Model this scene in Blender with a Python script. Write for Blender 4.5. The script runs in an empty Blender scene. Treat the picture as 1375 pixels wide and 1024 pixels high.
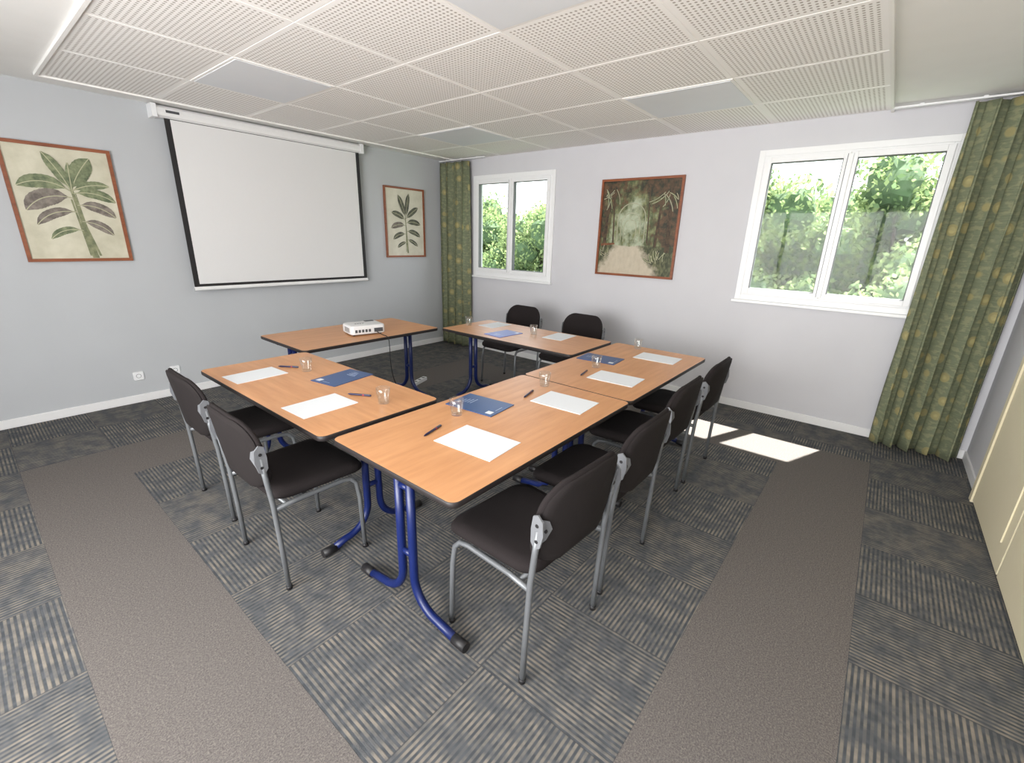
import bpy, math, random
import numpy as np
from mathutils import Vector, Matrix
random.seed(7); rng=np.random.default_rng(7)
S=bpy.context.scene
S.view_settings.view_transform='Standard'
S.view_settings.look='None'
def lin(r,g,b):
    f=lambda c:(c/255)/12.92 if c/255<=.04045 else ((c/255+.055)/1.055)**2.4
    return (f(r),f(g),f(b),1)
# ---------------------------------------------------------------- node helper
class G:
    def __init__(s,name):
        s.mat=bpy.data.materials.new(name); s.mat.use_nodes=True
        s.t=s.mat.node_tree; s.t.nodes.clear()
        s.out=s.t.nodes.new('ShaderNodeOutputMaterial')
    def n(s,typ,ins=None,**kw):
        nd=s.t.nodes.new(typ)
        for k,v in kw.items(): setattr(nd,k,v)
        for k,v in (ins or {}).items():
            sk=nd.inputs[k]
            if isinstance(v,bpy.types.NodeSocket): s.t.links.new(v,sk)
            else: sk.default_value=v
        return nd
    def m(s,op,a,b=0.0,c=None):
        ins={0:a,1:b}
        if c is not None: ins[2]=c
        return s.n('ShaderNodeMath',ins,operation=op).outputs[0]
    def mix(s,f,a,b):
        nd=s.n('ShaderNodeMix',{0:f,6:a,7:b},data_type='RGBA'); return nd.outputs[2]
    def obj(s): return s.n('ShaderNodeTexCoord').outputs['Object']
    def uv(s): return s.n('ShaderNodeTexCoord').outputs['UV']
    def sep(s,v):
        o=s.n('ShaderNodeSeparateXYZ',{0:v}).outputs; return o[0],o[1],o[2]
    def comb(s,x,y,z=0.0): return s.n('ShaderNodeCombineXYZ',{0:x,1:y,2:z}).outputs[0]
    def noise(s,v,scale,detail=3.0,rough=.5):
        return s.n('ShaderNodeTexNoise',{'Vector':v,'Scale':scale,'Detail':detail,'Roughness':rough}).outputs[0]
    def inb(s,v,a,b): return s.m('MULTIPLY',s.m('GREATER_THAN',v,a),s.m('LESS_THAN',v,b))
    def step(s,f,a,b):
        nd=s.n('ShaderNodeMapRange',{0:f,1:a,2:b,3:0.0,4:1.0}); nd.clamp=True; return nd.outputs[0]
    def bsdf(s,col,rough=.6,metal=0.0,bump=None,bs=.3,bd=.01,**kw):
        ins={'Base Color':col,'Roughness':rough,'Metallic':metal}; ins.update(kw)
        nd=s.n('ShaderNodeBsdfPrincipled',ins)
        if bump is not None:
            bn=s.n('ShaderNodeBump',{'Height':bump,'Strength':bs,'Distance':bd})
            s.t.links.new(bn.outputs[0],nd.inputs['Normal'])
        s.t.links.new(nd.outputs[0],s.out.inputs[0]); return s.mat
def plain(name,col,rough=.6,metal=0.0,var=.06,scale=40,**kw):
    g=G(name); nz=g.noise(g.obj(),scale)
    dark=tuple(c*(1-var) for c in col[:3])+(1,); lite=tuple(min(1,c*(1+var)) for c in col[:3])+(1,)
    return g.bsdf(g.mix(nz,dark,lite),rough,metal,**kw)
# ---------------------------------------------------------------- materials
def m_wall(nm,c1,c2):
    g=G(nm); o=g.obj(); nz=g.noise(o,3); fine=g.noise(o,260,2)
    return g.bsdf(g.mix(nz,c1,c2),.85,bump=fine,bs=.15,bd=.002)
WALL=m_wall('painted_wall',lin(202,202,207),lin(208,208,212))
WALL_SHADE=m_wall('painted_wall_shaded',lin(182,185,188),lin(188,191,194))  # same wall paint, with the left wall's shade put into the colour
def m_plaster():
    g=G('ceiling_plaster'); o=g.obj(); nz=g.noise(o,5)
    return g.bsdf(g.mix(nz,lin(232,231,228),lin(239,238,235)),.9)
PLASTER=m_plaster()
WHITE=plain('white_gloss_paint',lin(232,232,232),.4,var=.02)
PVC=plain('white_pvc',lin(236,237,238),.3,var=.02)
def m_floor():
    g=G('carpet_tiles'); o=g.obj(); x,y,z=g.sep(o)
    outer=g.m('MULTIPLY',g.inb(x,-4.85,-.62),g.inb(y,-5.485,-1.045))
    inner=g.m('MULTIPLY',g.inb(x,-4.36,-1.11),g.inb(y,-4.93,-1.6))
    band=g.m('SUBTRACT',outer,inner)
    i=g.m('FLOOR',g.m('DIVIDE',g.m('ADD',x,4.36),.49)); j=g.m('FLOOR',g.m('DIVIDE',g.m('ADD',y,4.93),.555))
    par=g.m('FLOORED_MODULO',g.m('ADD',i,j),2.0)
    d=g.m('SUBTRACT',x,y)
    s=g.m('ADD',y,g.m('MULTIPLY',par,d)); a=g.m('SUBTRACT',x,g.m('MULTIPLY',par,d))
    P=.0195
    st=g.m('SINE',g.m('MULTIPLY',s,2*math.pi/P))
    row=g.m('FLOOR',g.m('DIVIDE',s,P))
    nv=g.noise(g.comb(g.m('MULTIPLY',row,7.31),g.m('MULTIPLY',a,5.0),par),1.0,2)
    blk=g.noise(g.comb(g.m('MULTIPLY',s,8.0),g.m('MULTIPLY',a,11.0),3.0),1.0,3,.6)
    blk2=g.noise(g.comb(g.m('MULTIPLY',row,.9),g.m('MULTIPLY',a,24.0),9.0),1.0,1)
    fine=g.noise(o,330,2,.8); fine2=g.noise(o,170,3,.8); mid=g.noise(o,60,3,.7)
    m1=g.m('MULTIPLY',g.step(st,-.5,.5),g.m('ADD',.45,g.m('MULTIPLY',g.step(nv,.3,.5),.55)))
    dk=g.mix(g.step(blk2,.42,.62),lin(68,72,77),lin(84,87,91))
    lt=g.mix(g.step(blk,.38,.64),lin(92,93,94),lin(140,132,121))
    stripe=g.mix(m1,dk,lt)
    br=g.mix(g.step(fine2,.34,.66),lin(78,74,73),lin(138,131,126))
    br=g.mix(g.m('MULTIPLY',g.step(fine,.4,.6),.3),br,lin(100,95,92))
    br=g.mix(g.m('MULTIPLY',g.step(mid,.35,.65),.28),br,lin(78,75,74))
    fx=g.m('ABSOLUTE',g.m('SUBTRACT',g.m('FRACT',g.m('DIVIDE',g.m('ADD',x,4.36),.49)),.5))
    fy=g.m('ABSOLUTE',g.m('SUBTRACT',g.m('FRACT',g.m('DIVIDE',g.m('ADD',y,4.93),.555)),.5))
    nb=g.m('SUBTRACT',1.0,band)
    jt=g.m('MULTIPLY',g.m('GREATER_THAN',g.m('MAXIMUM',fx,fy),.4955),nb)
    col=g.mix(band,stripe,br); col=g.mix(g.m('MULTIPLY',jt,.5),col,lin(62,62,64))
    col=g.mix(g.m('MULTIPLY',fine,.25),col,lin(80,79,79))
    return g.bsdf(col,.95,bump=g.m('ADD',g.m('MULTIPLY',g.m('MULTIPLY',m1,nb),.4),fine),bs=.5,bd=.003,**{'Specular IOR Level':.1})
def m_panel():
    g=G('perforated_ceiling_tile'); x,y,z=g.sep(g.obj())
    cx=g.m('FLOORED_MODULO',x,.6917); cy=g.m('FLOORED_MODULO',g.m('ADD',y,5.03),.79)
    fx=g.m('SUBTRACT',g.m('FRACT',g.m('DIVIDE',cx,.0266)),.5); fy=g.m('SUBTRACT',g.m('FRACT',g.m('DIVIDE',cy,.0263)),.5)
    r=g.m('SQRT',g.m('ADD',g.m('MULTIPLY',fx,fx),g.m('MULTIPLY',fy,fy)))
    hole=g.m('SUBTRACT',1.0,g.step(r,.20,.32))
    mk=g.m('MULTIPLY',g.inb(cx,.0266,.665),g.inb(cy,.0263,.763)); hole=g.m('MULTIPLY',hole,mk)
    return g.bsdf(g.mix(hole,lin(246,244,241),lin(172,165,157)),.85)
def m_wood(name,c1,c2,rough=.32,sc=1.0):
    g=G(name); x,y,z=g.sep(g.obj())
    v=g.comb(g.m('MULTIPLY',x,3.0*sc),g.m('MULTIPLY',y,28.0*sc),g.m('MULTIPLY',z,28.0))
    n1=g.noise(v,1.0,5,.6); n2=g.noise(g.obj(),2.5)
    f=g.m('ADD',g.m('MULTIPLY',n1,.7),g.m('MULTIPLY',n2,.3))
    return g.bsdf(g.mix(g.step(f,.35,.65),c1,c2),rough)
WOODT=m_wood('orange_beech_laminate',lin(193,137,92),lin(211,155,108),.38)
FRAMEW=m_wood('red_brown_frame_wood',lin(120,66,42),lin(150,88,56),.4,2)
EDGE=plain('black_edge_band',lin(36,31,31),.5)
BLUE=plain('blue_painted_steel',lin(14,30,84),.35)
BLACKP=plain('black_plastic',lin(30,29,31),.5)
BACKP=plain('dark_shell_plastic',lin(34,30,30),.85,**{'Specular IOR Level':.2})
STEEL=plain('grey_painted_steel',lin(116,119,122),.4,.4)
SILVER=plain('silver_bracket',lin(122,124,128),.5,.3)
def m_fabric():
    g=G('black_seat_fabric'); f=g.noise(g.obj(),500,2,.8)
    return g.bsdf(g.mix(f,lin(24,21,22),lin(48,43,43)),.95,bump=f,bs=.4,bd=.002,**{'Specular IOR Level':.15})
FAB=m_fabric()
SCREENW=plain('matte_screen_fabric',lin(222,222,222),.9,var=.01)
PAPER=plain('white_paper',lin(226,230,234),.8,var=.01)
# ---------------------------------------------------------------- mesh builder
class MB:
    def __init__(s): s.v=[]; s.f=[]; s.mi=[]; s.sm=[]; s.mats=[]; s.uv=None
    def mid(s,m):
        if m not in s.mats: s.mats.append(m)
        return s.mats.index(m)
    def add(s,vs,fs,mat,smooth=False,tf=None):
        b=len(s.v); vs=[Vector(v) for v in vs]
        if tf is not None: vs=[tf@v if isinstance(tf,Matrix) else Vector(tf(v)) for v in vs]
        s.v+=vs; k=s.mid(mat)
        for f in fs: s.f.append([b+i for i in f]); s.mi.append(k); s.sm.append(smooth)
        return s
    def box(s,a,b,mat,tf=None):
        (x0,y0,z0),(x1,y1,z1)=a,b
        vs=[(x0,y0,z0),(x1,y0,z0),(x1,y1,z0),(x0,y1,z0),(x0,y0,z1),(x1,y0,z1),(x1,y1,z1),(x0,y1,z1)]
        return s.add(vs,[(0,3,2,1),(4,5,6,7),(0,1,5,4),(1,2,6,5),(2,3,7,6),(3,0,4,7)],mat,False,tf)
    def tube(s,pts,r,mat,n=10,tf=None,caps=True):
        pts=[Vector(p) for p in pts]; rs=r if isinstance(r,(list,tuple)) else [r]*len(pts)
        vs=[];fs=[]; prev=None
        for i,p in enumerate(pts):
            t=(pts[min(i+1,len(pts)-1)]-pts[max(i-1,0)]).normalized()
            if prev is None:
                a=t.cross(Vector((0,0,1)));
                if a.length<.1: a=t.cross(Vector((1,0,0)))
                a.normalize()
            else: a=(prev-t*prev.dot(t)).normalized()
            prev=a; b=t.cross(a)
            for k in range(n):
                an=2*math.pi*k/n; vs.append(p+(a*math.cos(an)+b*math.sin(an))*rs[i])
        for i in range(len(pts)-1):
            for k in range(n):
                fs.append((i*n+k,i*n+(k+1)%n,(i+1)*n+(k+1)%n,(i+1)*n+k))
        s.add(vs,fs,mat,True,tf)
        if caps:
            s.add(vs[:n],[tuple(range(n))[::-1]],mat,False,tf); s.add(vs[-n:],[tuple(range(n))],mat,False,tf)
        return s
    def rings(s,outline,prof,mat,tf=None,smooth=True,mats=None):
        n=len(outline); vs=[];fs=[]
        for sc,h in prof:
            for (x,y) in outline: vs.append((x*sc,y*sc,h))
        for i in range(len(prof)-1):
            m=mats[i] if mats else mat
            q=[(i*n+k,i*n+(k+1)%n,(i+1)*n+(k+1)%n,(i+1)*n+k) for k in range(n)]
            used=vs[i*n:(i+2)*n]
            s.add(used,[tuple(v-i*n for v in f) for f in q],m,smooth,tf)
        return s
    def lathe(s,prof,mat,n=24,tf=None):
        vs=[];fs=[]
        for r,z in prof:
            for k in range(n):
                a=2*math.pi*k/n; vs.append((r*math.cos(a),r*math.sin(a),z))
        for i in range(len(prof)-1):
            for k in range(n): fs.append((i*n+k,i*n+(k+1)%n,(i+1)*n+(k+1)%n,(i+1)*n+k))
        return s.add(vs,fs,mat,True,tf)
    def mesh(s,name,weld=True):
        me=bpy.data.meshes.new(name); me.from_pydata([tuple(v) for v in s.v],[],s.f)
        for m in s.mats: me.materials.append(m)
        me.polygons.foreach_set('material_index',s.mi); me.polygons.foreach_set('use_smooth',s.sm)
        if weld:
            import bmesh
            bm=bmesh.new(); bm.from_mesh(me); bmesh.ops.remove_doubles(bm,verts=bm.verts,dist=1e-5)
            bmesh.ops.dissolve_degenerate(bm,edges=bm.edges,dist=1e-6)
            bmesh.ops.recalc_face_normals(bm,faces=bm.faces); bm.to_mesh(me); bm.free()
        me.update(); return me
    def obj(s,name,loc=(0,0,0),rz=0,weld=True,bevel=0):
        return put(name,s.mesh(name,weld),loc,rz,bevel)
def put(name,me,loc=(0,0,0),rz=0,bevel=0):
    o=bpy.data.objects.new(name,me); S.collection.objects.link(o); o.location=loc; o.rotation_euler=(0,0,rz)
    if bevel:
        b=o.modifiers.new('bevel','BEVEL'); b.width=bevel; b.segments=2; b.limit_method='ANGLE'
    return o
def rrect(w,d,r,n=6):
    pts=[]
    for cx,cy,a0 in ((w/2-r,d/2-r,0),(-w/2+r,d/2-r,90),(-w/2+r,-d/2+r,180),(w/2-r,-d/2+r,270)):
        for k in range(n+1):
            a=math.radians(a0+90*k/n); pts.append((cx+r*math.cos(a),cy+r*math.sin(a)))
    return pts
# ---------------------------------------------------------------- room shell
XB,YR,H=-6.6,-6.07,2.62
MB().box((XB,YR,-.1),(.12,0,0),m_floor()).obj('floor')
MB().box((XB-.1,YR-.1,H),(.12,.1,H+.12),PLASTER).obj('ceiling')
MB().box((XB,0,0),(.12,.12,H),WALL_SHADE).obj('wall_left')
MB().box((XB,YR-.12,0),(.12,YR,H),WALL).obj('wall_right')
W1=(-1.93,-.63,1.10,2.36); W2=(-5.50,-4.19,1.12,2.37)
def holed_wall(name,x0,x1,ya,yb,holes):
    b=MB(); ys=ya
    for (h0,h1,z0,z1) in sorted(holes):
        b.box((x0,ys,0),(x1,h0,H),WALL); b.box((x0,h0,0),(x1,h1,z0),WALL); b.box((x0,h0,z1),(x1,h1,H),WALL); ys=h1
    b.box((x0,ys,0),(x1,yb,H),WALL); return b.obj(name,weld=False)
e=.02
holed_wall('wall_back',0,.12,YR,0,[(W1[0]+e,W1[1]-e,W1[2]+e,W1[3]-e),(W2[0]+e,W2[1]-e,W2[2]+e,W2[3]-e)])
W3=(-5.8,-2.6,.5,2.35)
holed_wall('wall_front',XB-.12,XB,YR,0,[W3])
def bb(name,a,b): MB().box(a,b,WHITE).obj(name,bevel=.004)
bb('baseboard_left',(XB,-.014,0),(0,0,.075)); bb('baseboard_back',(-.014,YR,0),(0,-.014,.075))
bb('baseboard_right',(-.8,YR,0),(-.014,YR+.014,.075))
# windows
GL=G('window_glass')
tr=GL.n('ShaderNodeBsdfTransparent',{0:(.97,.985,.98,1)}); gs=GL.n('ShaderNodeBsdfGlossy',{1:.03})
mx=GL.n('ShaderNodeMixShader',{0:.008,1:tr.outputs[0],2:gs.outputs[0]}); GL.t.links.new(mx.outputs[0],GL.out.inputs[0]); GLASSW=GL.mat
SEAL=plain('dark_window_seal',lin(96,98,100),.6)
def window(name,W,x=0,sgn=-1):
    y0,y1,z0,z1=W; b=MB(); ym=(y0+y1)/2
    def fr(ya,yb,za,zb,t,xa,xb,m=PVC):
        b.box((xa,ya,za),(xb,ya+t,zb),m); b.box((xa,yb-t,za),(xb,yb,zb),m)
        b.box((xa,ya+t,za),(xb,yb-t,za+t),m); b.box((xa,ya+t,zb-t),(xb,yb-t,zb),m)
    fr(y0-.03,y1+.03,z0-.03,z1+.03,.05,x-.018,x-.001)      # casing on wall
    fr(y0+.02,y1-.02,z0+.02,z1-.02,.030,x-.016,x+.06)
    for a,c in ((y0+.036,ym-.003),(ym+.003,y1-.036)):
        fr(a,c,z0+.036,z1-.036,.044,x-.034,x+.03)
        fr(a+.044,c-.044,z0+.080,z1-.080,.005,x-.030,x+.026,SEAL)
        b.box((x-.004,a+.046,z0+.082),(x+.002,c-.046,z1-.082),GLASSW)
    b.box((x-.012,ym-.003,z0+.05),(x+.02,ym+.003,z1-.05),SEAL)
    b.box((x-.050,ym-.018,z0+.05),(x-.034,ym+.020,z1-.05),PVC)   # meeting stile cover
    b.box((x-.0505,ym+.016,z0+.05),(x-.034,ym+.022,z1-.05),SEAL)
    b.box((x-.05,y0-.05,z0-.055),(x-.001,y1+.05,z0-.03),PVC)   # sill
    return b.obj(name,weld=False,bevel=.003)
window('window_1',W1); window('window_2',W2)
b=MB()
y0,y1,z0,z1=W3
for k in range(5):
    yy=y0+(y1-y0)*k/4; b.box((XB-.06,yy-.03,z0),(XB-.01,yy+.03,z1),PVC)
b.box((XB-.06,y0,z0),(XB-.01,y1,z0+.06),PVC); b.box((XB-.06,y0,z1-.06),(XB-.01,y1,z1),PVC)
b.obj('added_rear_window',weld=False)  # unseen window added behind the camera to let fill light in
# closet doors on right wall
CREAM=plain('cream_door_paint',lin(222,212,182),.5,var=.02)
for k,(a,c) in enumerate(((-1.78,-.86),(-2.72,-1.80),(-3.66,-2.74))):
    b=MB(); b.box((a,YR+.001,.015),(c,YR+.035,2.1),CREAM)
    b.box((a+.1,YR+.035,.15),(c-.1,YR+.042,1.0),CREAM); b.box((a+.1,YR+.035,1.1),(c-.1,YR+.042,1.98),CREAM)
    b.tube([(a+.05,YR+.035,1.0),(a+.05,YR+.08,1.0),(a+.15,YR+.08,1.0)],.009,SILVER)
    b.obj('door_%d'%(k+1),bevel=.004)
b=MB(); b.box((-.86+.0,YR,0),(-.80,YR+.045,2.16),CREAM); b.box((-3.72,YR,2.1),(-.80,YR+.045,2.16),CREAM); b.obj('trim_1')
# ---------------------------------------------------------------- suspended ceiling
PX,PY=.6917,.79; PAN=m_panel()
LP=G('light_panel_diffuser'); LPM=LP.bsdf(LP.mix(LP.noise(LP.obj(),4),lin(218,221,225),lin(225,228,232)),.5)
TBAR=plain('white_ceiling_grid',lin(242,240,237),.7,var=.02)
b=MB(); li=[]
for i in range(6):
    for j in range(6):
        x1=-i*PX; x0=x1-PX; yb=-5.03+j*PY; yt=yb+PY; g=.004
        jj=5-j
        if (i,jj) in ((1,1),(4,1),(1,4),(4,4)): li.append((x0,x1,yb,yt)); continue
        b.box((x0+g,yb+g,H-.0085),(x1-g,yt-g,H-.0065),PAN)
b.box((-6*PX,-5.03,H-.0065),(0,-.29,H-.0005),TBAR)
b.obj('ceiling_panels',weld=False)
for (x0,x1,yb,yt) in li:
    c=MB(); g=.006
    c.box((x0+g,yb+g,H-.012),(x1-g,yt-g,H-.0065),TBAR); c.box((x0+.025,yb+.025,H-.015),(x1-.025,yt-.025,H-.012),LPM)
    c.obj('ceiling_light_panel',weld=False)
b=MB(); T0=-6*PX
b.box((T0-.02,-5.05,H-.02),(T0,-.27,H),TBAR); b.box((T0,-5.05,H-.03),(0,-5.03,H),TBAR); b.box((T0,-.29,H-.02),(0,-.27,H),TBAR)
b.obj('trim_2',weld=False)
# ---------------------------------------------------------------- tables
def table_mesh(L,Wd,i0,i1):
    b=MB(); o=rrect(L,Wd,.035,5); t=.74
    b.rings(o,[(0.0,t-.026),(.995,t-.026),(1,t-.022),(1,t-.004),(.996,t-.0005)],EDGE)
    b.rings(o,[(.996,t-.0005),(.99,t),(0.0,t)],WOODT,smooth=False)
    for yy in (-.22,.22): b.box((-L/2+i0-.02,yy-.012,t-.066),(L/2-i1+.02,yy+.012,t-.026),BLACKP)
    for x in (-L/2+i0,L/2-i1):
        b.box((x-.03,-.25,t-.05),(x+.03,.25,t-.026),BLACKP)
        for sg in (1,-1):
            R=.15; yb=.038; pts=[(x,sg*yb,t-.03),(x,sg*yb,.40),(x,sg*yb,.045+R)]
            for k in range(1,9):
                a=math.pi/2*k/8; pts.append((x,sg*(yb+R*(1-math.cos(a))),.045+R*(1-math.sin(a))))
            pts.append((x,sg*(Wd/2-.09),.026))
            b.tube(pts,.019,BLUE,12)
            b.tube([(x,sg*(Wd/2-.10),.0245),(x,sg*(Wd/2-.03),.0235)],.0225,BLACKP,12)
        b.tube([(x,-.038,.62),(x,.038,.62)],.014,BLUE); b.tube([(x,-.038,.30),(x,.038,.30)],.014,BLUE)
        for sg in (1,-1): b.box((x-.025,sg*.038-.025,t-.056),(x+.025,sg*.038+.025,t-.05),BLUE)
    return b.mesh('conference_table')
L,Wd=1.355,.765
ta=table_mesh(L,Wd,.09,.09); tb=table_mesh(1.49,.69,.17,.10)
put('conference_table',ta,(-3.96+.68,-4.32+.3825,0)); put('conference_table',ta,(-2.60+.68,-4.32+.3825,0))
put('conference_table',ta,(-3.28+.66,-2.0+.3825,0))
put('conference_table',tb,(-3.985+.345,-2.77,0),math.pi/2)
put('conference_table',tb,(-1.935+.345,-2.765,0),math.pi/2)
# ---------------------------------------------------------------- chairs (facing +Y)
def chair_mesh():
    b=MB()
    def sd(v):
        x,y,z=v; k=1-.10*(.24-y)/.46
        drop=0.0
        if y>.12: drop=-.02*((y-.12)/.12)**2
        dish=-.012*max(0,1-(x/.2)**2)*max(0,1-(y/.2)**2)
        return (x*k,y+.03,z+drop+dish+.006)
    b.rings(rrect(.48,.46,.08,6),[(0,.435),(.6,.435),(.96,.437),(1,.452),(.995,.468),(.95,.482),(.8,.488),(.4,.490),(0,.490)],FAB,tf=sd)
    def bd(v):
        x,yy,h=v
        w=1-.04*max(0,yy/.17)
        xx=x*w; curve=-.045*(1-(xx/.235)**2)
        return (xx,-.226-.14*yy+curve+.025-h,.680+yy)
    b.rings(rrect(.475,.35,.12,7),[(0,0),(.3,0),(.6,0),(.85,0),(.97,.003),(1,.011),(.99,.02),(.93,.027),(.7,.03),(.35,.03),(0,.03)],FAB,tf=bd)
    b.rings(rrect(.46,.335,.11,7),[(1,.028),(.97,.036),(.85,.038),(.6,.038),(.3,.038),(0,.038)],BACKP,tf=bd)
    dz=.03
    for sg in (1,-1):
        b.tube([(sg*.243,-.20,.008),(sg*.242,-.207,.25),(sg*.241,-.215,.46),(sg*.241,-.227,.58),(sg*.240,-.237,.69)],.0115,STEEL,10)
        b.tube([(sg*.243,-.20,0),(sg*.243,-.20,.02)],.014,BLACKP)
        b.tube([(sg*.243,.205,.008),(sg*.238,.20,.30),(sg*.232,.19,.39),(sg*.226,.165,.418),(sg*.222,.12,.424),(sg*.222,-.10,.424),(sg*.238,-.208,.43)],.0115,STEEL,10)
        b.tube([(sg*.243,.205,0),(sg*.243,.205,.02)],.014,BLACKP)
        ol=[(-.240,.72),(-.220,.71),(-.213,.66),(-.214,.61),(-.230,.585),(-.252,.60),(-.264,.65),(-.260,.70)]
        x0,x1=sg*.243,sg*.250; n=len(ol)
        vs=[(x0,y,z+dz) for y,z in ol]+[(x1,y,z+dz) for y,z in ol]
        b.add(vs,[tuple(range(n)),tuple(range(n,2*n))[::-1]]+[(k,(k+1)%n,n+(k+1)%n,n+k) for k in range(n)],SILVER)
        tl=[]
        for (xx,yy) in ((.243,.055),(.210,.038),(.192,.0),(.210,-.04),(.243,-.060)):
            p=bd((xx,yy,.039)); tl.append((sg*xx,p[1],p[2]))
        tl2=[(a,b_-.004,c) for a,b_,c in tl]; n=len(tl)
        b.add(tl+tl2,[tuple(range(n)),tuple(range(n,2*n))[::-1]]+[(k,(k+1)%n,n+(k+1)%n,n+k) for k in range(n)],SILVER)
        for (y,z) in ((-.238,.68+dz),(-.238,.62+dz)): b.tube([(sg*.246,y,z),(sg*.2515,y,z)],.007,BLACKP,10)
        p=bd((.216,.0,.043)); b.tube([(sg*.216,p[1]+.004,p[2]),(sg*.216,p[1]-.002,p[2])],.008,BLACKP,10)
    b.tube([(-.222,.11,.424),(.222,.11,.424)],.010,STEEL); b.tube([(-.232,-.15,.424),(.232,-.15,.424)],.010,STEEL)
    return b.mesh('conference_chair')
cm=chair_mesh(); d=math.radians
for (x,y,r) in ((-3.565,-4.35,-3),(-2.985,-4.34,0),(-2.31,-4.28,0),(-1.68,-4.28,0),(-3.965,-3.18,-90),(-3.925,-2.43,-90),(-1.0,-2.13,90),(-1.0,-2.92,90)):
    put('conference_chair',cm,(x,y,0),d(r))
# ---------------------------------------------------------------- things on tables
TZ=.7402
def sheet(name,x,y,sx,sy,rot,mat=PAPER):
    MB().box((-sx/2,-sy/2,0),(sx/2,sy/2,.0025),mat).obj(name,(x,y,TZ),d(rot))
for x,y,sx,sy,r in ((-3.79,-2.38,.30,.21,3),(-3.785,-3.15,.30,.22,2),(-3.55,-4.045,.22,.31,4),(-2.86,-4.05,.22,.31,3),(-2.25,-4.05,.22,.31,3),(-1.53,-4.04,.22,.31,2),(-1.42,-3.06,.29,.2,3),(-1.43,-2.28,.29,.2,-3)):
    sheet('paper_sheet',x,y,sx,sy,r)
BRB=plain('blue_brochure_cover',lin(50,80,128),.35,var=.1,scale=6); BRV=plain('violet_blue_folder',lin(84,110,190),.4)
BRL=plain('pale_blue_print',lin(176,190,214),.4)
def brochure(x,y,r,mat=BRB):
    b=MB(); b.box((-.105,-.15,0),(.105,.15,.004),mat)
    for k in range(4): b.box((-.02,.05+.018*k,.004),(.05-.010*k,.054+.018*k,.0044),BRL)
    b.box((-.085,-.13,.004),(-.05,-.095,.0044),PAPER); b.box((-.03,-.125,.004),(.03,-.122,.0044),BRL)
    b.obj('brochure',(x,y,TZ),d(r),weld=False)
brochure(-3.45,-2.80,-80); brochure(-3.21,-3.74,6); brochure(-1.87,-3.73,5); brochure(-1.70,-2.62,85,BRV)
GG=G('clear_drinking_glass')
t1=GG.n('ShaderNodeBsdfTransparent',{0:(.95,.965,.965,1)}); g1=GG.n('ShaderNodeBsdfGlossy',{0:(1,1,1,1),1:.05})
fr=GG.n('ShaderNodeLayerWeight',{0:.25}).outputs[1]
mx=GG.n('ShaderNodeMixShader',{0:GG.m('ADD',GG.m('MULTIPLY',fr,.45),.04),1:t1.outputs[0],2:g1.outputs[0]}); GG.t.links.new(mx.outputs[0],GG.out.inputs[0])
gm=MB().lathe([(0,0),(.027,0),(.029,.004),(.031,.03),(.036,.055),(.0365,.085),(.035,.086),(.0345,.056),(.029,.03),(.026,.012),(0,.010)],GG.mat,24).mesh('drinking_glass')
for x,y in ((-3.53,-2.51),(-3.54,-3.35),(-3.39,-3.75),(-2.70,-3.80),(-2.10,-3.82),(-1.34,-3.79),(-1.50,-2.82),(-1.63,-2.10)): put('drinking_glass',gm,(x,y,TZ))
PENB=plain('dark_blue_pen',lin(30,32,70),.3); PENR=plain('red_pen_grip',lin(150,40,50),.4)
def rx(v): return (v[2],v[0],v[1]+.0055)
pb=MB(); pb.lathe([(0,-.07),(.0018,-.066),(.005,-.055),(.0055,-.05),(.0055,.065),(.004,.07),(0,.07)],PENB,10,tf=rx)
pb.lathe([(.0058,.02),(.0058,.03)],PENR,10,tf=rx); pb.box((.02,-.0012,.009),(.06,.0012,.0125),SILVER); pm=pb.mesh('ballpoint_pen')
for x,y,r in ((-3.575,-2.35,-55),(-3.565,-3.16,-60),(-3.61,-3.82,15),(-2.90,-3.83,15),(-2.30,-3.84,12)): put('ballpoint_pen',pm,(x,y,TZ),d(r))
# projector
PJ=plain('white_projector_shell',lin(222,223,224),.35,var=.02); VENT=plain('dark_vent',lin(70,72,76),.5); LENS=plain('lens_glass',lin(15,18,30),.1)
b=MB(); b.rings(rrect(.31,.23,.03,5),[(0,.012),(.96,.012),(1,.02),(1,.07),(.975,.085),(.9,.09),(0,.092)],PJ)
for sx in (-.12,.12):
    for sy in (-.08,.08): b.lathe([(0,0),(.01,0),(.01,.013),(0,.013)],BLACKP,10,tf=Matrix.Translation((sx,sy,0)))
tfl=Matrix.Translation((.08,.105,.05))@Matrix.Rotation(-math.pi/2,4,'X')
b.lathe([(.034,0),(.034,.028),(.028,.028),(.026,.015),(0,.018)],PJ,20,tf=tfl); b.lathe([(.025,.0175),(0,.022)],LENS,20,tf=tfl)
for k in range(6): b.box((-.156,-.07+k*.02,.03),(-.1545,-.062+k*.02,.07),VENT)
for k in range(5): b.box((-.12+k*.03,-.1165,.03),(-.10+k*.03,-.1145,.055),VENT)
b.box((.05,-.1165,.025),(.13,-.1145,.06),VENT); b.box((-.10,-.05,.0915),(.0,.0,.0935),PJ)
for k in range(4): b.box((-.09+k*.022,-.035,.0935),(-.076+k*.022,-.022,.095),VENT)
b.box((.04,.06,.0905),(.12,.1,.094),VENT)
b.obj('projector',(-2.60,-1.73,TZ),d(-12),weld=False)
cab=[(-2.56,-1.86,.77),(-2.55,-1.93,.748),(-2.545,-2.005,.745),(-2.54,-2.02,.70),(-2.55,-2.03,.5),(-2.52,-2.03,.33),(-2.44,-2.0,.22),(-2.40,-1.95,.10),(-2.42,-1.85,.02),(-2.5,-1.6,.008),(-2.6,-1.2,.008)]
cu=bpy.data.curves.new('power_cable','CURVE'); cu.dimensions='3D'; sp=cu.splines.new('NURBS'); sp.points.add(len(cab)-1)
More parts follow.
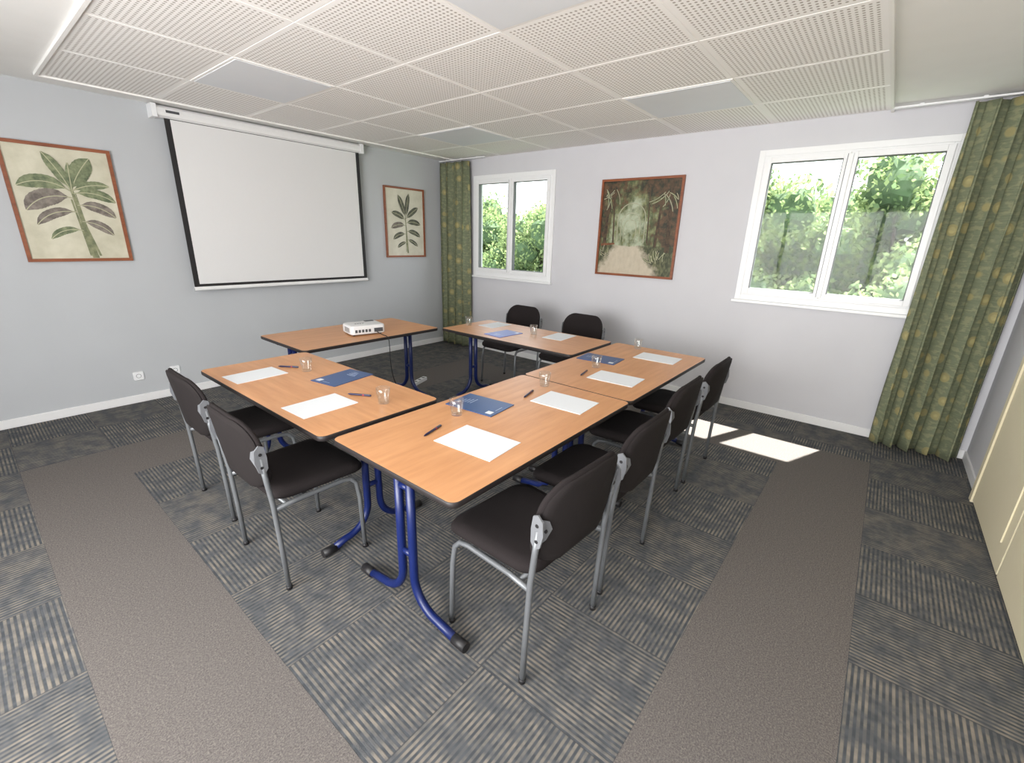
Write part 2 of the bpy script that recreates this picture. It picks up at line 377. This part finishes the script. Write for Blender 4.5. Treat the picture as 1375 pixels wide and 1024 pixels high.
for i,p in enumerate(cab): sp.points[i].co=(*p,1)
sp.use_endpoint_u=True; sp.order_u=3; cu.bevel_depth=.0035; cu.materials.append(BLACKP)
o=bpy.data.objects.new('power_cable',cu); S.collection.objects.link(o)
# power strip on the floor
b=MB(); b.rings(rrect(.26,.055,.012,4),[(0,0),(1,0),(1,.028),(.95,.036),(0,.036)],PVC,smooth=False)
for k in range(3): b.tube([(-.08+.08*k,0,.0355),(-.08+.08*k,0,.0365)],.019,VENT,14)
b.obj('power_strip',(-1.74,-1.42,0),d(20),weld=False)
# ---------------------------------------------------------------- projection screen
s1,s2,s3,s4=-3.36,-1.47,2.53,1.03
b=MB(); yy=-.085
b.box((s1-.015,yy-.0015,s4+.01),(s2+.015,yy+.0015,s3),BLACKP)
b.box((s1+.03,yy-.003,s4+.05),(s2-.03,yy-.0015,s3-.025),SCREENW)
b.tube([(s1-.02,yy,s4),(s2+.02,yy,s4)],.013,WHITE,10); b.box((s1-.02,yy-.006,s4-.004),(s2+.02,yy+.006,s4+.024),WHITE)
pr=[(-.115,-.03),(-.12,0),(-.115,.03),(-.09,.05),(-.03,.05),(-.0,.045),(-.0,-.035),(-.03,-.045),(-.09,-.045)]
xa,xc=s1-.10,s2+.06; n=len(pr); zc=2.555
b.add([(xa,p,zc+q) for p,q in pr]+[(xc,p,zc+q) for p,q in pr],[(k,(k+1)%n,n+(k+1)%n,n+k) for k in range(n)]+[tuple(range(n)),tuple(range(n,2*n))],WHITE)
for x in (xa,xc-.03): b.box((x-.004,-.124,zc-.05),(x+.034,-.0,zc+.053),PVC)
b.box((xa+.1,-.122,zc-.005),(xa+.2,-.117,zc+.015),VENT)
b.obj('projection_screen',weld=False)
# ---------------------------------------------------------------- pictures
def frame(b,w,h,t=.024,dp=.022):
    b.box((-w/2,-dp,-h/2),(-w/2+t,0,h/2),FRAMEW); b.box((w/2-t,-dp,-h/2),(w/2,0,h/2),FRAMEW)
    b.box((-w/2+t,-dp,-h/2),(w/2-t,0,-h/2+t),FRAMEW); b.box((-w/2+t,-dp,h/2-t),(w/2-t,0,h/2),FRAMEW)
def m_parch(c1,c2):
    g=G('aged_parchment'); return g.bsdf(g.mix(g.step(g.noise(g.obj(),5,5,.6),.3,.7),c1,c2),.6)
def m_leaf(name,c1,c2):
    g=G(name); n=g.noise(g.obj(),22,4,.6); return g.bsdf(g.mix(g.step(n,.35,.65),c1,c2),.6)
PA1=m_parch(lin(184,180,158),lin(212,208,188)); PA2=m_parch(lin(196,192,174),lin(218,214,198))
LG=m_leaf('print_leaf_green',lin(84,96,70),lin(136,144,110)); LB=m_leaf('print_leaf_brown',lin(94,86,80),lin(138,130,120)); LST=m_leaf('print_stem',lin(104,110,82),lin(144,146,112)); LD=m_leaf('print_leaf_dark',lin(62,66,58),lin(104,104,88)); RIB=plain('print_leaf_rib',lin(178,176,146),.6)
def pleaf(b,x0,z0,x1,z1,wd,bow,mat,y):
    n=22; dx,dz=x1-x0,z1-z0; mxp=((x0+x1)/2-dz*bow,(z0+z1)/2+dx*bow); up=[];dn=[];sp=[]
    for k in range(n+1):
        t=k/n; px=(1-t)**2*x0+2*t*(1-t)*mxp[0]+t*t*x1; pz=(1-t)**2*z0+2*t*(1-t)*mxp[1]+t*t*z1
        tx=2*(1-t)*(mxp[0]-x0)+2*t*(x1-mxp[0]); tz=2*(1-t)*(mxp[1]-z0)+2*t*(z1-mxp[1]); l=math.hypot(tx,tz); nx,nz=-tz/l,tx/l
        t2=max(0,(t-.10)/.90); w=max(.008,wd*(1-abs(2*t2-1)**3.2) if t2<1 else .008)
        jag=1+.05*(k%2)
        up.append((px+nx*w/2*jag,y,pz+nz*w/2*jag)); dn.append((px-nx*w/2*jag,y,pz-nz*w/2*jag)); sp.append((px,pz,nx,nz))
    for k in range(n): b.add([up[k],up[k+1],dn[k+1],dn[k]],[(0,1,2,3)],mat)
    for k in range(n):
        p,q=sp[k],sp[k+1]; r=.0028
        b.add([(p[0]+p[2]*r,y-.0003,p[1]+p[3]*r),(q[0]+q[2]*r,y-.0003,q[1]+q[3]*r),(q[0]-q[2]*r,y-.0003,q[1]-q[3]*r),(p[0]-p[2]*r,y-.0003,p[1]-p[3]*r)],[(0,1,2,3)],RIB)
def botanic(name,w,h,leaves,stem,par,loc,rz):
    b=MB(); frame(b,w,h); b.box((-w/2+.02,-.010,-h/2+.02),(w/2-.02,-.002,h/2-.02),par)
    y=-.0103; P=lambda u,v:((u-.5)*w,(.5-v)*h)
    for i,(u0,v0,u1,v1,wa,wb) in enumerate(stem):
        (x0,z0),(x1,z1)=P(u0,v0),P(u1,v1)
        b.add([(x0-wa,y-.0001*i,z0),(x0+wa,y-.0001*i,z0),(x1+wb,y-.0001*i,z1),(x1-wb,y-.0001*i,z1)],[(0,1,2,3)],LST)
    for i,(u0,v0,u1,v1,wd,bow,m) in enumerate(leaves):
        (x0,z0),(x1,z1)=P(u0,v0),P(u1,v1); pleaf(b,x0,z0,x1,z1,wd*h,bow if x1>x0 else -abs(bow),m,y-.0005-.0006*i)
    b.obj(name,loc,rz,weld=False)
# leaves arch upwards then droop on both sides of a tall stem
lv=[(.57,.72,.26,.80,.06,.30,LG),(.58,.64,.86,.76,.075,.25,LB),(.56,.56,.17,.68,.08,.30,LB),(.57,.50,.92,.60,.09,.28,LB),(.55,.44,.11,.56,.14,.34,LB),
    (.56,.40,.95,.46,.085,.26,LG),(.55,.38,.92,.32,.07,.20,LG),(.54,.38,.08,.36,.11,.34,LG),(.55,.37,.78,.09,.14,.08,LG),(.54,.37,.36,.07,.085,.08,LG),(.55,.40,.57,.14,.045,.0,LG)]
st=[(.63,.97,.55,.35,.022,.009),(.59,.95,.53,.45,.008,.006),(.68,.95,.57,.55,.008,.005),(.64,.96,.58,.40,.004,.003)]
botanic('framed_botanical_print',.655,.885,lv,st,PA1,(-4.118,-.004,1.75),0)
lv2=[(.52,.78,.28,.86,.05,.2,LD),(.53,.74,.80,.84,.055,.15,LD),(.50,.66,.18,.74,.07,.24,LD),(.52,.62,.87,.70,.07,.2,LD),(.50,.54,.14,.58,.08,.24,LB),(.51,.50,.88,.52,.08,.2,LD),
     (.49,.46,.16,.36,.08,.18,LD),(.51,.44,.83,.27,.08,.06,LD),(.50,.42,.33,.11,.08,.06,LD),(.51,.42,.60,.08,.075,.04,LD)]
botanic('framed_botanical_print',.665,.90,lv2,[(.54,.94,.50,.42,.013,.006),(.50,.92,.51,.6,.006,.004)],PA2,(-.75,-.004,1.75),0)
# painted garden scene
def m_paint():
    g=G('garden_oil_painting'); o=g.obj(); x,y,z=g.sep(o)
    nA=g.noise(o,5.5,5,.6); nB=g.noise(g.comb(x,3.0,z),13,4,.65); nC=g.noise(g.comb(x,8.0,g.m('MULTIPLY',z,.5)),22,3,.6)
    ax=g.m('ABSOLUTE',g.m('ADD',x,.06))
    sky=g.mix(nB,lin(200,204,182),lin(134,150,120))
    mid=g.mix(g.step(nC,.40,.60),lin(78,88,56),lin(128,132,92))
    drk=g.mix(g.step(nB,.42,.60),lin(44,46,32),lin(96,72,50))
    f1=g.m('ADD',g.m('ADD',g.m('MULTIPLY',nA,.9),g.m('MULTIPLY',ax,.75)),g.m('MULTIPLY',g.m('MAXIMUM',g.m('SUBTRACT',z,.12),0.0),.6))
    col=g.mix(g.step(f1,.46,.60),sky,mid); col=g.mix(g.step(g.m('ADD',f1,g.m('MULTIPLY',nB,.25)),.74,.86),col,drk)
    zz=g.m('ADD',z,g.m('MULTIPLY',nA,.06))
    gnd=g.m('SUBTRACT',1.0,g.step(zz,-.16,-.145))
    px_=g.m('ABSOLUTE',g.m('ADD',g.m('ADD',x,.10),g.m('MULTIPLY',g.m('SUBTRACT',nB,.5),.25)))
    path=g.m('SUBTRACT',1.0,g.step(g.m('ADD',px_,g.m('MULTIPLY',z,.75)),-.04,.06))
    gc=g.mix(path,g.mix(g.step(nC,.45,.6),lin(58,64,42),lin(104,106,74)),g.mix(nC,lin(168,158,138),lin(206,196,176)))
    col=g.mix(gnd,col,gc)
    return g.bsdf(col,.5)
TRK=m_leaf('painted_trunk',lin(54,42,30),lin(88,70,50)); RED=m_leaf('painted_rust',lin(104,56,36),lin(132,82,52)); COL=m_leaf('painted_pale_column',lin(140,142,118),lin(180,180,156)); FOL=m_leaf('painted_foliage',lin(42,54,34),lin(96,106,64))
b=MB(); w,h=.92,1.02; frame(b,w,h,.024,.026); b.box((-w/2+.02,-.010,-h/2+.02),(w/2-.02,-.002,h/2-.02),m_paint())
for x,w0,z0,top,mt,lean in ((-.38,.022,-.2,.46,TRK,.03),(-.27,.010,-.17,.44,TRK,-.03),(.13,.008,-.15,.40,TRK,-.02),(.22,.016,-.19,.46,TRK,.04),(.36,.026,-.24,.47,TRK,-.02)):
    b.add([(x-w0,-.0103,z0),(x+w0,-.0103,z0),(x+w0*.6+lean,-.0103,top),(x-w0*.6+lean,-.0103,top)],[(0,1,2,3)],mt)
for cx,rr,zb,zt in ((-.07,.16,-.15,.10),(-.075,.11,-.145,.05),(-.08,.07,-.14,.02)):
    wdt=.002+rr*.018; pts=[(cx-rr,zb)]+[(cx-rr*math.cos(math.pi*k/14),zt+rr*math.sin(math.pi*k/14)) for k in range(15)]+[(cx+rr,zb)]
    for (p,q) in zip(pts[:-1],pts[1:]):
        dx,dz=q[0]-p[0],q[1]-p[1]; l=math.hypot(dx,dz); nx,nz=-dz/l*wdt,dx/l*wdt
        b.add([(p[0]-nx,-.01045,p[1]-nz),(q[0]-nx,-.01045,q[1]-nz),(q[0]+nx,-.01045,q[1]+nz),(p[0]+nx,-.01045,p[1]+nz)],[(0,1,2,3)],COL)
b.add([(-.42,-.0104,-.165),(-.25,-.0104,-.155),(-.25,-.0104,-.172),(-.42,-.0104,-.190)],[(0,1,2,3)],RED)
pr2=random.Random(11)
for i in range(40):
    if i<12: cx,cz=(.27,-.33)
    elif i<20: cx,cz=(-.35,-.28)
    elif i<30: cx,cz=(.33,.36)
    else: cx,cz=(-.33,.38)
    up_=i<20; a=pr2.uniform(.4,2.8)*(1 if up_ else -1); l=pr2.uniform(.06,.12)*(1 if up_ else 1.6)
    x=cx+pr2.uniform(-.07,.07); z=cz+pr2.uniform(-.03,.03)
    pleaf(b,x,z,max(-.42,min(.42,x+math.cos(a)*l)),max(-.47,min(.47,z+math.sin(a)*l)),.018,.15,pr2.choice([FOL,FOL,LD,TRK]),-.0106-.0002*i)
b.obj('framed_garden_painting',(-.004,-3.06,1.73),-math.pi/2,weld=False)
# outlets
def outlet(x,z,wd=.08):
    b=MB(); b.rings(rrect(wd,.08,.01,4),[(0,0),(1,0),(1,.008),(.94,.012),(0,.012)],PVC,tf=Matrix.Rotation(math.pi/2,4,'X'))
    b.tube([(0,-.0125,0),(0,-.0115,0)],.02,VENT,16); b.tube([(0,-.0135,0),(0,-.0125,0)],.017,PVC,16)
    b.obj('power_outlet',(x,-.0005,z),weld=False)
outlet(-3.94,.255); outlet(-3.65,.255)
# ---------------------------------------------------------------- curtains
def m_curt():
    g=G('olive_patterned_curtain'); u=g.uv(); x,y,z=g.sep(u)
    base=g.mix(g.noise(g.comb(g.m('MULTIPLY',x,6.0),g.m('MULTIPLY',y,120.0)),1.0,3),lin(90,98,76),lin(126,132,106))
    hv=g.noise(g.comb(g.m('MULTIPLY',x,18.0),g.m('MULTIPLY',y,30.0)),1.0,3); base=g.mix(g.m('MULTIPLY',g.step(hv,.5,.60),.5),base,lin(146,146,112))
    vo=g.n('ShaderNodeTexVoronoi',{'Vector':u,'Scale':6.4,'Randomness':.35}).outputs[0]
    disc=g.m('SUBTRACT',1.0,g.step(vo,.24,.29)); core=g.m('SUBTRACT',1.0,g.step(vo,.12,.18))
    dc=g.mix(core,lin(158,148,100),lin(182,170,118)); dc=g.mix(g.m('MULTIPLY',g.step(hv,.45,.6),.4),dc,lin(136,132,92))
    return g.bsdf(g.mix(g.m('MULTIPLY',disc,.8),base,dc),.85,bump=hv,bs=.2,bd=.003)
CUR=m_curt()
def curtain(ya,yb,xc,ztop,nf,amp,flare):
    nu,nv=nf*16,30; vs=[];uvs=[]
    for j in range(nv+1):
        t=j/nv; z=ztop*(1-t)+.015*t; arc=0; pv=None
        for i in range(nu+1):
            s=i/nu; ph=2*math.pi*nf*s+.9*math.sin(5*s+2*t)+.3*math.sin(6*t+s*7)*t
            am=amp*(.6+.4*t)*(1+.3*math.sin(s*11+1))
            yc=(ya+yb)/2; half=(yb-ya)/2
            y=yc+(2*s-1)*half*(1+flare*t)+.018*math.sin(ph*2+1)
            x=xc+am*math.sin(ph)
            p=(x,y,z)
            if pv: arc+=math.hypot(x-pv[0],y-pv[1])
            pv=p; vs.append(p); uvs.append((arc,z))
    me=bpy.data.meshes.new('curtain'); fs=[(j*(nu+1)+i,j*(nu+1)+i+1,(j+1)*(nu+1)+i+1,(j+1)*(nu+1)+i) for j in range(nv) for i in range(nu)]
    me.from_pydata(vs,[],fs); ul=me.uv_layers.new(name='UVMap')
    for p in me.polygons:
        p.use_smooth=True
        for li_ in p.loop_indices: ul.data[li_].uv=uvs[me.loops[li_].vertex_index]
    me.materials.append(CUR); o=put('curtain',me); m=o.modifiers.new('th','SOLIDIFY'); m.thickness=.003
    return o
curtain(-.60,-.05,-.125,2.57,4,.055,.02); curtain(-6.0,-5.48,-.135,2.57,5,.062,.06)
for a,c in ((-.9,-.03),(-6.03,-5.04)):
    b=MB(); b.box((-.135,a,2.588),(-.095,c,2.6),PVC); 
    for k in range(3):
        y=a+(c-a)*(k+.5)/3; b.box((-.125,y-.012,2.6),(-.105,y+.012,2.6085),PVC)
    b.obj('curtain_rail',weld=False)
# ---------------------------------------------------------------- outside
LAWN=plain('grass',lin(70,92,50),.9,var=.3,scale=3)
ZG=-6.0
MB().box((.5,-60,ZG-.2),(80,60,ZG-.02),LAWN).obj('lawn')
def m_lf(name,c1,c2):
    g=G(name); c=g.mix(g.noise(g.obj(),1.3,3),c1,c2)
    a=g.n('ShaderNodeBsdfDiffuse',{0:c}); t=g.n('ShaderNodeBsdfTranslucent',{0:c})
    m=g.n('ShaderNodeMixShader',{0:.45,1:a.outputs[0],2:t.outputs[0]}); g.t.links.new(m.outputs[0],g.out.inputs[0]); return g.mat
LF=m_lf('tree_leaf',lin(124,146,96),lin(164,178,128)); LF2=m_lf('tree_leaf_dark',lin(84,108,74),lin(118,138,98)); BARK=plain('bark',lin(60,52,44),.9,var=.3)
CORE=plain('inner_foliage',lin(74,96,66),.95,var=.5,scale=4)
def tree(x,y,hh,R,nl=12000,nc=30):
    b=MB(); zc=hh-R*1.15
    b.tube([(0,0,ZG),(0,0,ZG+.5),(.1,.05,-2),(0,.1,zc)],[.24,.2,.16,.1],BARK,8)
    cs=[]
    for _ in range(nc):
        v=rng.normal(size=3); v/=np.linalg.norm(v); q=rng.uniform(.15,1)**.5
        cs.append((v[0]*q*R*.8,v[1]*q*R*.95,zc+v[2]*q*R*.9,R*rng.uniform(.18,.38)))
    for c in cs[:8]: b.tube([(0,.1,zc-R*.6),(c[0]*.9,c[1]*.9,c[2])],[.08,.02],BARK,6)
    import bmesh
    for c in cs:
        bm=bmesh.new(); bmesh.ops.create_icosphere(bm,subdivisions=2,radius=c[3]*.78)
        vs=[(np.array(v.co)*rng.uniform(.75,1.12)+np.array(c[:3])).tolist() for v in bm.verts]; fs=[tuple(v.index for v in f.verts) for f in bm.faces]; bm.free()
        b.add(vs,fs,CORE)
    me=b.mesh('tree'); o=put('tree',me,(x,y,0))
    ca=np.array(cs); pw=ca[:,3]**2; k=rng.choice(len(cs),size=nl,p=pw/pw.sum()); C=ca[k]
    v=rng.normal(size=(nl,3)); v/=np.linalg.norm(v,axis=1)[:,None]
    P=C[:,:3]+v*(C[:,3]*rng.uniform(.75,1.22,nl))[:,None]; n=nl; s=rng.uniform(.05,.11,n)[:,None]
    a=rng.normal(size=(n,3)); a/=np.linalg.norm(a,axis=1)[:,None]; q=rng.normal(size=(n,3)); bb_=np.cross(a,q); bb_/=np.linalg.norm(bb_,axis=1)[:,None]
    V=np.stack([P-a*s,P+bb_*s*.55,P+a*s,P-bb_*s*.55],1).reshape(-1,3)
    ml=bpy.data.meshes.new('foliage'); ml.from_pydata(V.tolist(),[],[(4*i,4*i+1,4*i+2,4*i+3) for i in range(n)])
    ml.materials.append(LF); ml.materials.append(LF2); ml.polygons.foreach_set('material_index',(rng.random(n)<.35).astype(int).tolist())
    f=bpy.data.objects.new('foliage',ml); S.collection.objects.link(f); f.parent=o
for (x,y,hh,R,nl) in ((10.5,-2.0,4.1,2.4,15000),(11.5,-5.6,4.2,2.5,15000),(9.5,-4.0,1.3,1.9,10000),(15,-3.4,4.2,3.0,12000),(14.5,-8.5,5.4,3.1,12000),(12.5,.9,4.2,2.6,10000),(9.0,-6.8,2.2,2.0,9000),
    (11,6.2,3.1,2.3,13000),(11.5,9.8,3.6,2.5,13000),(9.5,7.6,1.2,1.9,10000),(15,8,4.0,2.9,11000),(15.5,13,4.6,3.1,11000),(11,3.4,3.4,2.2,9000),(12.5,12.6,3.8,2.5,10000),(2.9,-1.9,8.2,1.8,8000)):  # last tree is out of view, added to block sun from window_1
    tree(x,y,hh,R,nl)
# ---------------------------------------------------------------- light
w=bpy.data.worlds.new('World'); S.world=w; w.use_nodes=True; nt=w.node_tree; nt.nodes.clear()
ow=nt.nodes.new('ShaderNodeOutputWorld'); bg=nt.nodes.new('ShaderNodeBackground'); bg.inputs[0].default_value=(.94,.97,1,1); bg.inputs[1].default_value=3.8
nt.links.new(bg.outputs[0],ow.inputs[0])
sl=bpy.data.lights.new('sun','SUN'); sl.energy=30; sl.angle=.012; sl.color=(1,.965,.91); so=bpy.data.objects.new('sun',sl); S.collection.objects.link(so)
so.rotation_euler=Vector((-.5,.2,-1)).to_track_quat('-Z','Y').to_euler(); so.location=(5,-6,8)
def area(name,loc,dirv,sx,sy,en,col):
    l=bpy.data.lights.new(name,'AREA'); l.shape='RECTANGLE'; l.size=sx; l.size_y=sy; l.energy=en; l.color=col
    o=bpy.data.objects.new(name,l); S.collection.objects.link(o); o.location=loc; o.rotation_euler=Vector(dirv).to_track_quat('-Z','Y').to_euler()
area('rear_fill_light',(XB-.16,-4.2,1.42),(1,0,.3),3.1,1.8,275,(1,.98,.955))  # added fill lamp behind the camera, tilted up to brighten the ceiling
# ---------------------------------------------------------------- camera
yaw,pit,rol=.6785,-.3099,.0292
fw=Vector((math.cos(pit)*math.cos(yaw),math.cos(pit)*math.sin(yaw),math.sin(pit)))
rt=Vector((math.sin(yaw),-math.cos(yaw),0)); up=rt.cross(fw)
r2=rt*math.cos(rol)+up*math.sin(rol); u2=r2.cross(fw)
cd=bpy.data.cameras.new('camera'); cd.sensor_width=36; cd.lens=599.9/1375*36; cd.clip_start=.02
co=bpy.data.objects.new('camera',cd); S.collection.objects.link(co)
M=Matrix((( r2.x,u2.x,-fw.x,-4.845),(r2.y,u2.y,-fw.y,-5.274),(r2.z,u2.z,-fw.z,1.592),(0,0,0,1))); co.matrix_world=M
S.camera=co
